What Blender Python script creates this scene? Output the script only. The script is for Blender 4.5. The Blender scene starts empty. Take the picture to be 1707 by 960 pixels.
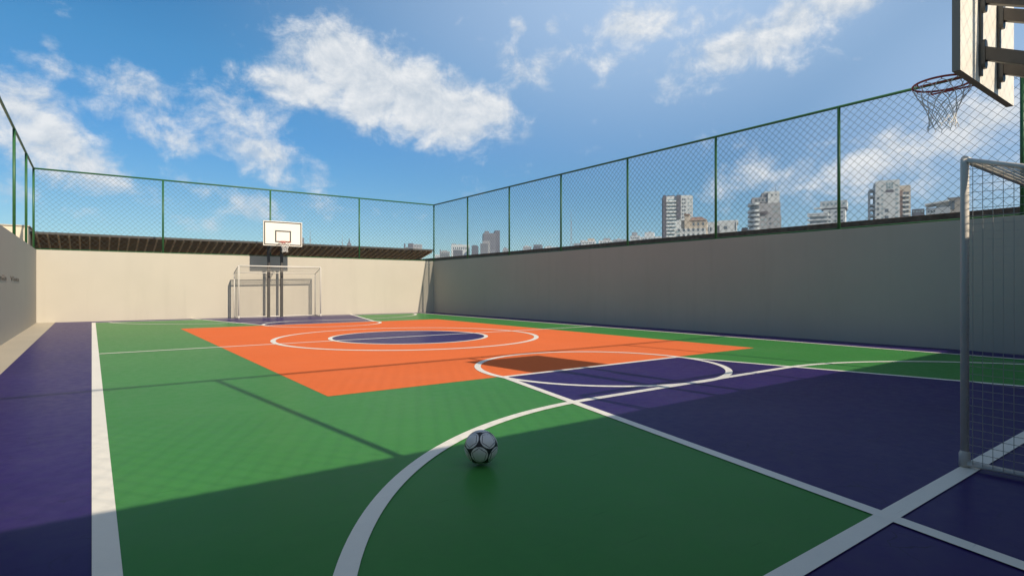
import bpy, bmesh, math, random
from mathutils import Vector, Matrix, Euler
random.seed(7)
S = bpy.context.scene
COL = S.collection
R = math.radians
TH = R(36.467)                      # camera heading, clockwise from the court axis (+Y)
FOC = 947.9                         # focal length for a 1707 px wide frame
CAMZ = 1.2

# ------------------------------------------------------------------ materials
MATS = {}
def mat(name, col, rough=0.6, spec=0.5, metal=0.0, var=0.0, scale=3.0, bump=0.0, bscale=200.0, detail=4):
    if name in MATS: return MATS[name]
    m = bpy.data.materials.new(name); m.use_nodes = True
    nt = m.node_tree; b = nt.nodes['Principled BSDF']
    b.inputs['Base Color'].default_value = (*col, 1)
    b.inputs['Roughness'].default_value = rough
    b.inputs['Specular IOR Level'].default_value = spec
    b.inputs['Metallic'].default_value = metal
    if var or bump:
        tc = nt.nodes.new('ShaderNodeTexCoord')
    if var:
        n = nt.nodes.new('ShaderNodeTexNoise'); n.inputs['Scale'].default_value = scale
        n.inputs['Detail'].default_value = detail; n.inputs['Roughness'].default_value = 0.6
        nt.links.new(tc.outputs['Object'], n.inputs['Vector'])
        mr = nt.nodes.new('ShaderNodeMapRange')
        mr.inputs['From Min'].default_value = 0.3; mr.inputs['From Max'].default_value = 0.7
        mr.inputs['To Min'].default_value = 1 - var; mr.inputs['To Max'].default_value = 1 + var
        nt.links.new(n.outputs['Fac'], mr.inputs['Value'])
        mx = nt.nodes.new('ShaderNodeVectorMath'); mx.operation = 'SCALE'
        mx.inputs[0].default_value = col
        nt.links.new(mr.outputs['Result'], mx.inputs['Scale'])
        nt.links.new(mx.outputs['Vector'], b.inputs['Base Color'])
        m2 = nt.nodes.new('ShaderNodeMapRange')
        m2.inputs['From Min'].default_value = 0.3; m2.inputs['From Max'].default_value = 0.7
        m2.inputs['To Min'].default_value = max(rough - 0.05, 0); m2.inputs['To Max'].default_value = min(rough + 0.05, 1)
        nt.links.new(n.outputs['Fac'], m2.inputs['Value']); nt.links.new(m2.outputs['Result'], b.inputs['Roughness'])
    if bump:
        n2 = nt.nodes.new('ShaderNodeTexNoise'); n2.inputs['Scale'].default_value = bscale; n2.inputs['Detail'].default_value = 3
        nt.links.new(tc.outputs['Object'], n2.inputs['Vector'])
        bp = nt.nodes.new('ShaderNodeBump'); bp.inputs['Strength'].default_value = bump; bp.inputs['Distance'].default_value = 0.002
        nt.links.new(n2.outputs['Fac'], bp.inputs['Height']); nt.links.new(bp.outputs['Normal'], b.inputs['Normal'])
    MATS[name] = m
    return m

def floor_mat(name, col, rough, cracks=0.0, var=0.05, spec=0.5, dust=0.05):
    """painted acrylic court coating: broad patchiness, scuffs, fine grain, optional hairline cracks"""
    m = bpy.data.materials.new(name); m.use_nodes = True
    nt = m.node_tree; N = nt.nodes.new; L = nt.links.new; b = nt.nodes['Principled BSDF']
    tc = N('ShaderNodeTexCoord')
    n1 = N('ShaderNodeTexNoise'); n1.inputs['Scale'].default_value = 0.7; n1.inputs['Detail'].default_value = 6
    L(tc.outputs['Object'], n1.inputs['Vector'])
    n2 = N('ShaderNodeTexNoise'); n2.inputs['Scale'].default_value = 9; n2.inputs['Detail'].default_value = 8; n2.inputs['Roughness'].default_value = 0.7
    L(tc.outputs['Object'], n2.inputs['Vector'])
    ad = N('ShaderNodeMath'); ad.operation = 'ADD'; L(n1.outputs['Fac'], ad.inputs[0]); L(n2.outputs['Fac'], ad.inputs[1])
    mr = N('ShaderNodeMapRange'); mr.inputs['From Min'].default_value = 0.7; mr.inputs['From Max'].default_value = 1.3
    mr.inputs['To Min'].default_value = 1 - var; mr.inputs['To Max'].default_value = 1 + var
    L(ad.outputs[0], mr.inputs['Value'])
    last = mr.outputs['Result']
    if cracks:
        w = N('ShaderNodeTexNoise'); w.inputs['Scale'].default_value = 3.0; w.inputs['Detail'].default_value = 5
        L(tc.outputs['Object'], w.inputs['Vector'])
        mxv = N('ShaderNodeMixRGB'); mxv.blend_type = 'ADD'; mxv.inputs['Fac'].default_value = 0.25
        L(tc.outputs['Object'], mxv.inputs['Color1']); L(w.outputs['Color'], mxv.inputs['Color2'])
        vo = N('ShaderNodeTexVoronoi'); vo.feature = 'DISTANCE_TO_EDGE'; vo.inputs['Scale'].default_value = 4.5
        L(mxv.outputs['Color'], vo.inputs['Vector'])
        c1 = N('ShaderNodeMapRange'); c1.inputs['From Min'].default_value = 0.0; c1.inputs['From Max'].default_value = 0.02
        c1.inputs['To Min'].default_value = 1.0; c1.inputs['To Max'].default_value = 0.0
        L(vo.outputs['Distance'], c1.inputs['Value'])
        n3 = N('ShaderNodeTexNoise'); n3.inputs['Scale'].default_value = 2.3; n3.inputs['Detail'].default_value = 3
        L(tc.outputs['Object'], n3.inputs['Vector'])
        c2 = N('ShaderNodeMapRange'); c2.inputs['From Min'].default_value = 0.5; c2.inputs['From Max'].default_value = 0.62
        L(n3.outputs['Fac'], c2.inputs['Value'])
        mu = N('ShaderNodeMath'); mu.operation = 'MULTIPLY'; L(c1.outputs[0], mu.inputs[0]); L(c2.outputs[0], mu.inputs[1])
        m3 = N('ShaderNodeMath'); m3.operation = 'MULTIPLY'; L(mu.outputs[0], m3.inputs[0]); m3.inputs[1].default_value = cracks
        sb = N('ShaderNodeMath'); sb.operation = 'SUBTRACT'; L(last, sb.inputs[0]); L(m3.outputs[0], sb.inputs[1])
        last = sb.outputs[0]
    sc = N('ShaderNodeVectorMath'); sc.operation = 'SCALE'; sc.inputs[0].default_value = col
    L(last, sc.inputs['Scale'])
    def rng(src, a0, a1, t0, t1):
        q = N('ShaderNodeMapRange'); q.inputs['From Min'].default_value = a0; q.inputs['From Max'].default_value = a1
        q.inputs['To Min'].default_value = t0; q.inputs['To Max'].default_value = t1; L(src, q.inputs['Value']); return q.outputs['Result']
    du = N('ShaderNodeTexNoise'); du.inputs['Scale'].default_value = 0.45; du.inputs['Detail'].default_value = 9; du.inputs['Roughness'].default_value = 0.72
    L(tc.outputs['Object'], du.inputs['Vector'])
    dm = N('ShaderNodeMixRGB'); L(rng(du.outputs['Fac'], 0.48, 0.72, 0.0, dust), dm.inputs['Fac'])
    L(sc.outputs['Vector'], dm.inputs['Color1']); dm.inputs['Color2'].default_value = (0.34, 0.31, 0.26, 1)
    col_out = dm.outputs['Color']
    for ang, seed in ((0.5, 3.0), (-0.8, 11.0)):                       # short dark shoe scuffs in two directions
        mp = N('ShaderNodeMapping'); mp.inputs['Rotation'].default_value = (0, 0, ang); mp.inputs['Location'].default_value = (seed, seed, 0)
        mp.inputs['Scale'].default_value = (2.2, 30.0, 1.0); L(tc.outputs['Object'], mp.inputs['Vector'])
        sn = N('ShaderNodeTexNoise'); sn.inputs['Scale'].default_value = 1.0; sn.inputs['Detail'].default_value = 2; L(mp.outputs[0], sn.inputs['Vector'])
        sd = N('ShaderNodeMixRGB'); sd.blend_type = 'MULTIPLY'; L(rng(sn.outputs['Fac'], 0.70, 0.76, 0.0, 0.30), sd.inputs['Fac'])
        L(col_out, sd.inputs['Color1']); sd.inputs['Color2'].default_value = (0.45, 0.45, 0.45, 1); col_out = sd.outputs['Color']
    L(col_out, b.inputs['Base Color'])
    rr = N('ShaderNodeMapRange'); rr.inputs['From Min'].default_value = 0.3; rr.inputs['From Max'].default_value = 0.7
    rr.inputs['To Min'].default_value = rough - 0.06; rr.inputs['To Max'].default_value = rough + 0.06
    L(n2.outputs['Fac'], rr.inputs['Value']); L(rr.outputs['Result'], b.inputs['Roughness'])
    b.inputs['Specular IOR Level'].default_value = spec
    g = N('ShaderNodeTexNoise'); g.inputs['Scale'].default_value = 160; g.inputs['Detail'].default_value = 2
    L(tc.outputs['Object'], g.inputs['Vector'])
    bp = N('ShaderNodeBump'); bp.inputs['Strength'].default_value = 0.015; bp.inputs['Distance'].default_value = 0.001
    L(g.outputs['Fac'], bp.inputs['Height']); L(bp.outputs['Normal'], b.inputs['Normal'])
    MATS[name] = m
    return m

# ------------------------------------------------------------------ mesh helpers
class MB:
    """collects quads / boxes / tubes in world coordinates"""
    def __init__(s): s.v = []; s.f = []; s.mi = []; s.sm = []
    def face(s, pts, mi=0, smooth=False):
        n = len(s.v); s.v += [tuple(p) for p in pts]; s.f.append(tuple(range(n, n + len(pts)))); s.mi.append(mi); s.sm.append(smooth)
    def box(s, x0, x1, y0, y1, z0, z1, mi=0):
        n = len(s.v)
        s.v += [(x0,y0,z0),(x1,y0,z0),(x1,y1,z0),(x0,y1,z0),(x0,y0,z1),(x1,y0,z1),(x1,y1,z1),(x0,y1,z1)]
        for q in ((0,3,2,1),(4,5,6,7),(0,1,5,4),(1,2,6,5),(2,3,7,6),(3,0,4,7)):
            s.f.append(tuple(n + i for i in q)); s.mi.append(mi); s.sm.append(False)
    def tube(s, pts, r, n=8, mi=0, closed=False, caps=True):
        pts = [Vector(p) for p in pts]; k = len(pts); base = len(s.v)
        rs = r if isinstance(r, (list, tuple)) else [r] * k
        up = None
        for i, p in enumerate(pts):
            if closed: d = pts[(i+1) % k] - pts[i-1]
            else: d = pts[min(i+1, k-1)] - pts[max(i-1, 0)]
            d.normalize()
            if up is None:
                up = Vector((0,0,1)) if abs(d.z) < 0.9 else Vector((0,1,0))
            a = d.cross(up)
            if a.length < 1e-5: a = d.cross(Vector((1,0,0)))
            a.normalize(); b = a.cross(d).normalized(); up = b
            for j in range(n):
                t = 2*math.pi*(j + 0.5)/n
                s.v.append(tuple(p + (a*math.cos(t) + b*math.sin(t))*rs[i]))
        for i in range(k if closed else k - 1):
            for j in range(n):
                a0 = base + i*n + j; a1 = base + i*n + (j+1) % n
                i2 = (i+1) % k; b0 = base + i2*n + j; b1 = base + i2*n + (j+1) % n
                s.f.append((a0, a1, b1, b0)); s.mi.append(mi); s.sm.append(n > 5)
        if caps and not closed:
            s.f.append(tuple(base + j for j in reversed(range(n)))); s.mi.append(mi); s.sm.append(False)
            s.f.append(tuple(base + (k-1)*n + j for j in range(n))); s.mi.append(mi); s.sm.append(False)
    def lathe(s, prof, c, n=32, mi=0):
        base = len(s.v)
        for (r, z) in prof:
            for j in range(n):
                t = 2*math.pi*j/n; s.v.append((c[0] + r*math.cos(t), c[1] + r*math.sin(t), c[2] + z))
        for i in range(len(prof) - 1):
            for j in range(n):
                a = base + i*n + j; b = base + i*n + (j+1) % n
                s.f.append((a, b, b + n, a + n)); s.mi.append(mi); s.sm.append(True)
    def build(s, name, mats, parent=None, bevel=0.0):
        if not isinstance(mats, (list, tuple)): mats = [mats]
        org = Vector((0,0,0))
        if parent is not None: org = Vector(parent.get('_org', (0,0,0)))
        me = bpy.data.meshes.new(name)
        me.from_pydata([tuple(Vector(p) - org) for p in s.v], [], s.f)
        for m in mats: me.materials.append(m)
        me.polygons.foreach_set('material_index', s.mi); me.polygons.foreach_set('use_smooth', s.sm)
        me.update()
        o = bpy.data.objects.new(name, me); COL.objects.link(o)
        if parent is not None: o.parent = parent; o['_org'] = tuple(org)
        if bevel:
            mo = o.modifiers.new('bevel', 'BEVEL'); mo.width = bevel; mo.segments = 2; mo.limit_method = 'ANGLE'
        return o

def tag(o, label=None, cat=None, group=None, kind=None):
    if label: o['label'] = label
    if cat: o['category'] = cat
    if group: o['group'] = group
    if kind: o['kind'] = kind
    return o
def empty(name, loc, label, cat, group=None, kind=None, rz=0.0):
    o = bpy.data.objects.new(name, None); COL.objects.link(o); o.location = loc; o.rotation_euler = (0, 0, rz)
    o.empty_display_size = 0.3
    o['_org'] = tuple(loc) if rz == 0.0 else (0.0, 0.0, 0.0)
    return tag(o, label, cat, group, kind)

# ------------------------------------------------------------------ court dimensions
XL, XR, YN, YF = -1.53, 13.58, -0.37, 25.40      # wall faces
WH = 2.52                                        # wall height
GN, GF, MID = 1.23, 24.31, 12.77                 # goal lines, halfway line
CX = 6.31
M_purple = floor_mat('purple court paint', (0.029, 0.016, 0.108), 0.34, cracks=0.45, var=0.10, spec=0.035)
M_green = floor_mat('green court paint', (0.054, 0.222, 0.052), 0.34, var=0.07, spec=0.02)
M_orange = floor_mat('orange court paint', (0.73, 0.168, 0.058), 0.45, var=0.04, spec=0.0)
M_line = floor_mat('white line paint', (0.80, 0.77, 0.68), 0.45, var=0.04, spec=0.1)
M_bare = floor_mat('bare screed', (0.46, 0.40, 0.30), 0.5, cracks=0.12, var=0.08)

def sheet(name, polys, m, z, label=None):
    b = MB()
    for p in polys: b.face([(x, y, z) for x, y in p])
    o = b.build(name, m); tag(o, label, None, None, 'structure'); return o
def rect(x0, x1, y0, y1): return [(x0,y0),(x1,y0),(x1,y1),(x0,y1)]
def ring(cx, cy, r0, r1, a0=0.0, a1=2*math.pi, n=128):
    out = []
    for i in range(n):
        t0 = a0 + (a1-a0)*i/n; t1 = a0 + (a1-a0)*(i+1)/n
        out.append([(cx+r0*math.cos(t0), cy+r0*math.sin(t0)), (cx+r1*math.cos(t0), cy+r1*math.sin(t0)),
                    (cx+r1*math.cos(t1), cy+r1*math.sin(t1)), (cx+r0*math.cos(t1), cy+r0*math.sin(t1))])
    return out
def disc(cx, cy, r, n=128): return [[(cx+r*math.cos(2*math.pi*i/n), cy+r*math.sin(2*math.pi*i/n)) for i in range(n)]]
def stripe(p, q, w):
    d = Vector((q[0]-p[0], q[1]-p[1])); d.normalize(); nx, ny = -d.y*w/2, d.x*w/2
    return [(p[0]-nx, p[1]-ny), (q[0]-nx, q[1]-ny), (q[0]+nx, q[1]+ny), (p[0]+nx, p[1]+ny)]

# ground far around, then the court slab and the painted coats, each a few mm above the one below
g = MB(); g.face([(-3000,-3000,-0.15),(3000,-3000,-0.15),(3000,3000,-0.15),(-3000,3000,-0.15)])
tag(g.build('ground', mat('dusty city ground', (0.34,0.28,0.20), 0.9, var=0.2, scale=0.02)), 'dusty ground of the city around the court', None, None, 'structure')
b = MB(); b.box(XL-0.15, XR+0.15, YN-0.15, YF+0.15, -0.14, 0.0)
tag(b.build('court_floor', M_purple), 'smooth purple painted court floor', None, None, 'structure')
sheet('side_path', [rect(XL, -1.02, YN, YF)], M_bare, 0.0015, 'bare beige strip of floor along the left wall')
sheet('green_court_area', [rect(0.0, 12.62, GN, GF)], M_green, 0.0015, 'green painted playing area')
sheet('orange_court_area', [rect(2.10, 10.66, 6.27, 19.27)], M_orange, 0.003, 'orange painted rectangle in mid court')
KS = 0.222
def keypoly(near):
    y0 = 6.22
    if near: f = lambda y: y
    else: f = lambda y: 2*MID - y
    xe = 1.842 + KS*(y0-YN)
    xg = 1.842 + KS*(y0-GN)
    return [(CX-1.842, f(y0)), (CX+1.842, f(y0)), (CX+xg, f(GN)), (CX-xg, f(GN))]
def fix(poly):
    a = sum(poly[i][0]*poly[(i+1)%len(poly)][1] - poly[(i+1)%len(poly)][0]*poly[i][1] for i in range(len(poly)))
    return poly if a > 0 else poly[::-1]
sheet('purple_key_area', [fix(keypoly(True))], M_purple, 0.0045, 'purple painted key in front of the near goal')
sheet('purple_key_area', [fix(keypoly(False))], M_purple, 0.0045, 'purple painted key in front of the far goal')
sheet('purple_centre_circle', disc(CX, MID, 1.86), M_purple, 0.0045, 'purple painted centre circle')
z = 0.0058
def lines(name, polys, label):
    global z
    sheet(name, [fix(p) for p in polys], M_line, z, label); z += 0.00015
lines('sideline', [rect(0.0, 0.105, GN-0.05, GF+0.05)], 'white left sideline')
lines('sideline', [rect(12.515, 12.62, GN-0.05, GF+0.05)], 'white right sideline')
lines('goal_line', [rect(0.0, 12.62, GN-0.05, GN+0.05)], 'white near goal line')
lines('goal_line', [rect(0.0, 12.62, GF-0.05, GF+0.05)], 'white far goal line')
lines('halfway_line', [rect(0.105, 12.515, MID-0.045, MID+0.045)], 'white halfway line')
lines('centre_circle_line', ring(CX, MID, 1.83, 1.925), 'white ring round the purple centre circle')
lines('centre_circle_line', ring(CX, MID, 3.06, 3.17), 'larger white ring on the orange area')
for near in (True, False):
    f = (lambda y: y) if near else (lambda y: 2*MID - y)
    w = 'near' if near else 'far'
    for s in (-1, 1):
        yend = YN + 0.02 if near else 0.16
        lines('key_line', [stripe((CX + s*1.842, f(6.25)), (CX + s*(1.842 + KS*(6.25 - yend)), f(yend)), 0.095)], 'white slanted side line of the %s key' % w)
    lines('free_throw_line', [rect(CX-1.842, CX+1.842, f(6.22)-0.045, f(6.22)+0.045)], 'white free throw line of the %s key' % w)
    lines('free_throw_circle', ring(CX, f(6.27), 1.83, 1.925), 'white free throw circle of the %s key' % w)
    # goal area: straight front joined to quarter arcs
    Rm, yc = 3.9, 4.42 - 3.9
    pol = []
    a_end = math.asin((GN + 0.05 - yc)/Rm)
    for s in (-1, 1):
        n = 48
        for i in range(n):
            t0 = math.pi/2 - (math.pi/2 - a_end)*i/n; t1 = math.pi/2 - (math.pi/2 - a_end)*(i+1)/n
            q = []
            for (rr, t) in ((Rm-0.05, t0), (Rm+0.05, t0), (Rm+0.05, t1), (Rm-0.05, t1)):
                q.append((CX + s*(2.0 + rr*math.cos(t)), f(yc + rr*math.sin(t))))
            pol.append(q)
    pol.append([(CX-2.0, f(4.37)), (CX+2.0, f(4.37)), (CX+2.0, f(4.47)), (CX-2.0, f(4.47))])
    lines('goal_area_line', pol, 'white curved goal area line in front of the %s goal' % w)

# ------------------------------------------------------------------ walls
M_wall = mat('cream wall paint', (0.430, 0.395, 0.328), 0.75, 0.3, var=0.045, scale=0.5, bump=0.15, bscale=60, detail=8)
nt_ = M_wall.node_tree; bs = nt_.nodes['Principled BSDF']; src = bs.inputs['Base Color'].links[0].from_socket
tcw = nt_.nodes.new('ShaderNodeTexCoord'); mpw = nt_.nodes.new('ShaderNodeMapping'); mpw.inputs['Scale'].default_value = (3.5, 3.5, 0.22)
nt_.links.new(tcw.outputs['Object'], mpw.inputs['Vector'])
nw = nt_.nodes.new('ShaderNodeTexNoise'); nw.inputs['Scale'].default_value = 1.0; nw.inputs['Detail'].default_value = 6; nw.inputs['Roughness'].default_value = 0.65
nt_.links.new(mpw.outputs[0], nw.inputs['Vector'])
mw_ = nt_.nodes.new('ShaderNodeMapRange'); mw_.inputs['From Min'].default_value = 0.52; mw_.inputs['From Max'].default_value = 0.74
mw_.inputs['To Min'].default_value = 0.0; mw_.inputs['To Max'].default_value = 0.16; nt_.links.new(nw.outputs['Fac'], mw_.inputs['Value'])
xw = nt_.nodes.new('ShaderNodeMixRGB'); nt_.links.new(mw_.outputs[0], xw.inputs['Fac']); nt_.links.new(src, xw.inputs['Color1'])
xw.inputs['Color2'].default_value = (0.28, 0.25, 0.20, 1); nt_.links.new(xw.outputs[0], bs.inputs['Base Color'])
def wall(name, x0, x1, y0, y1, label):
    b = MB(); b.box(x0, x1, y0, y1, -0.13, WH)
    return tag(b.build(name, M_wall, bevel=0.008), label, 'wall')
T = 0.16
YFL, YFR = 25.42, 24.93                          # the far wall is not quite square to the court
def yfar(x): return YFL + (YFR - YFL)*(x - XL)/(XR - XL)
b = MB(); q = [(XL-T, yfar(XL-T)), (XR+T, yfar(XR+T)), (XR+T, yfar(XR+T)+T), (XL-T, yfar(XL-T)+T)]
b.face([(x, y, -0.13) for x, y in q][::-1]); b.face([(x, y, WH) for x, y in q])
for i in range(4):
    j = (i+1) % 4; b.face([(*q[i], -0.13), (*q[j], -0.13), (*q[j], WH), (*q[i], WH)])
tag(b.build('perimeter_wall', M_wall), 'sunlit cream wall behind the far goal', 'wall')
wall('perimeter_wall', XL-T, XL, YN, YFL-0.003, 'cream wall with small dark writing beside the beige strip')
wall('perimeter_wall', XR, XR+T, YN, YFR-0.003, 'long shaded cream wall along the right side of the court')
wall('perimeter_wall', XL-T, XR+T, YN-T, YN-0.003, 'cream wall behind the near goal, shading the foreground')

# brown parapet of the roof next door (beyond the right wall)
b = MB(); b.box(14.60, 14.82, -12, 31.5, -0.14, 2.79)
tag(b.build('brown_parapet', mat('dark brown render', (0.14, 0.095, 0.070), 0.9, 0.2, var=0.40, scale=9, detail=8), bevel=0.01),
    'low dark brown parapet showing just above the right wall', 'wall')

# ------------------------------------------------------------------ fences
M_post = mat('green post paint', (0.022, 0.105, 0.030), 0.45, 0.5, var=0.12, scale=6)
M_wire = mat('green coated wire', (0.040, 0.055, 0.042), 0.55, 0.4)
ZB, ZT = 2.548, 5.31
PITCH = 0.172
def fence(p0, p1, posts, label, first=True, last=True, mesh=True):
    """p0 -> p1 along one axis; posts = distances of the posts from p0"""
    P0 = Vector((p0[0], p0[1], 0)); P1 = Vector((p1[0], p1[1], 0)); D = (P1 - P0); Ln = D.length; D.normalize()
    Nn = Vector((-D.y, D.x, 0))
    root = empty('chain_link_fence' if mesh else 'post_and_rail_fence', (p0[0], p0[1], WH), label, 'fence')
    at = lambda s, z, o=0.0: P0 + D*s + Nn*o + Vector((0,0,z))
    b = MB(); b.tube([at(-0.0, ZT), at(Ln, ZT)], 0.030, 12); b.build('top_rail', M_post, root)
    b = MB(); b.tube([at(0.0, ZB), at(Ln, ZB)], 0.015, 10); b.build('bottom_rail', M_post, root)
    for i, s in enumerate(posts):
        if (i == 0 and not first) or (i == len(posts)-1 and not last): continue
        b = MB(); b.tube([at(s, WH-0.003), at(s, ZT-0.012)], 0.034, 12)
        b.tube([at(s, WH-0.002), at(s, WH+0.012)], 0.062, 12)
        b.build('fence_post', M_post, root)
    z0, z1 = ZB + 0.012, ZT - 0.02; H = z1 - z0
    if not mesh: return root
    for a, c in zip(posts[:-1], posts[1:]):
        a += 0.03; c -= 0.03
        b = MB()
        k0 = math.floor((a - H)/PITCH)
        for k in range(k0, math.ceil((c + H)/PITCH) + 1):
            for sg in (1, -1):
                # line s = k*PITCH + sg*(z - z0), clipped to [a, c]
                s0 = k*PITCH
                t0, t1 = 0.0, H
                lo, hi = ((a - s0)*sg, (c - s0)*sg) if sg > 0 else ((c - s0)*sg, (a - s0)*sg)
                t0 = max(t0, lo); t1 = min(t1, hi)
                if t1 - t0 < 0.03: continue
                o = 0.004*sg
                b.tube([at(s0 + sg*t0, z0 + t0, o), at(s0 + sg*t1, z0 + t1, o)], WIRE, 4, caps=False)
        b.build('chain_link_mesh', M_wire, root)
    return root
FX0, FX1, FY0 = XL-0.08, XR+0.08, YN-0.08
FYL, FYR = yfar(FX0)+0.08, yfar(FX1)+0.08
WIRE = 0.0036
fence((FX0, FYL), (FX1, FYR), [0, 3.80, 7.65, 11.48, math.hypot(FX1-FX0, FYR-FYL)], 'green chain link fence on the far wall, in front of the brown canopy')
fence((FX1, FY0), (FX1, FYR), [0, 3.26, 6.43, 9.60, 12.77, 15.95, 19.12, 22.31, FYR-FY0], 'green chain link fence on the right wall, in front of the city towers', last=False)
fence((FX0, FY0), (FX0, FYL), [0, 3.2, 6.5, 9.85, 13.2, 16.5, 19.87, 23.2, FYL-FY0], 'green post and rail fence on the left wall, open between its posts', last=False, mesh=False)
WIRE = 0.0019
fence((FX0, FY0), (FX1, FY0), [0, 3.80, 7.65, 11.48, FX1-FX0], 'green chain link fence above the near wall, casting the thin shadows on the court', first=False, last=False)

# ------------------------------------------------------------------ goals
M_goal = mat('white goal paint', (0.66, 0.62, 0.55), 0.4, 0.5, var=0.05, scale=8)
M_net = mat('white goal net cord', (0.42, 0.40, 0.35), 0.8, 0.2)
def goal(yl, s, X0, X1, label):
    """yl goal line, s = direction from the line towards the back of the goal (-1 near, +1 far)"""
    H, r = 2.06, 0.0240
    D, HB = 0.78, 1.81
    root = empty('football_goal', ((X0+X1)/2, yl, 0.009), label, 'goal', 'goals at the two ends of the court')
    for x in (X0, X1):
        b = MB(); b.tube([(x, yl, 0.009), (x, yl, H - 0.03), (x, yl, H)], r, 20)
        b.lathe([(r+0.001, 0.105), (r+0.008, 0.085), (r+0.009, 0.0), (0.0, 0.0)], (x, yl, 0.009), 20)
        b.build('goal_post', M_goal, root)
    b = MB(); b.tube([(X0 - 0.0, yl, H), (X1, yl, H)], r, 20); b.build('crossbar', M_goal, root)
    yb = yl + s*D
    for x in (X0, X1):
        x += -0.014 if x == X0 else 0.014
        b = MB(); b.tube([(x, yl + s*0.02, H - 0.012), (x, yb, HB)], 0.016, 10)
        b.tube([(x, yb, HB + 0.008), (x, yb, 0.02)], 0.019, 10)
        b.tube([(x, yl + s*0.02, 0.034), (x, yb, 0.034)], 0.019, 10)
        b.build('side_frame', M_goal, root)
    b = MB(); b.tube([(X0, yb, HB), (X1, yb, HB)], 0.016, 10); b.build('back_bar', M_goal, root)
    b = MB(); b.tube([(X0, yb, 0.034), (X1, yb, 0.034)], 0.017, 10); b.build('ground_bar', M_goal, root)
    G, w = 0.052, 0.0021
    def strand(b, p, q, sag=0.0):
        p = Vector(p); q = Vector(q)
        if sag:
            pts = [p.lerp(q, t/6) + Vector((0, 0, -sag*4*(t/6)*(1-t/6))) for t in range(7)]
        else: pts = [p, q]
        b.tube(pts, w, 4, caps=False)
    top = lambda t: H - 0.02 + (HB - H + 0.02)*t            # height of the side's top edge
    for sx, x in ((-1, X0), (1, X1)):
        b = MB(); k = int(D/G); x += sx*0.034
        for i in range(1, k + 1):
            t = i*G/D
            if t < 1: strand(b, (x, yl + s*D*t, 0.034), (x, yl + s*D*t, top(t)))
        for i in range(1, int(H/G) + 1):
            zz = i*G + 0.01
            if zz > top(0) - 0.01: break
            t1 = 1.0 if zz < HB else (zz - (H-0.02))/(HB - (H-0.02))
            strand(b, (x, yl + s*r, zz), (x, yl + s*D*t1, zz), 0.006)
        b.build('side_net', M_net, root)
    b = MB()
    for i in range(1, int((X1-X0)/G)):
        strand(b, (X0 + i*G, yb, 0.034), (X0 + i*G, yb, HB))
    for i in range(1, int(HB/G)):
        strand(b, (X0, yb, i*G + 0.02), (X1, yb, i*G + 0.02))
    b.build('back_net', M_net, root)
    b = MB()
    for i in range(1, int((X1-X0)/G)):
        strand(b, (X0 + i*G, yl, H - 0.005), (X0 + i*G, yb, HB), 0.015)
    for i in range(1, int(D/G)):
        t = i*G/D; strand(b, (X0, yl + s*D*t, top(t)), (X1, yl + s*D*t, top(t)))
    b.build('top_net', M_net, root)
    return root
goal(GN+0.03, -1, 4.70, 7.82, 'near white goal in the shade with square meshed net, cut by the right edge')
goal(23.95, 1, 4.57, 7.72, 'far white goal standing in sun against the cream wall')

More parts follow.
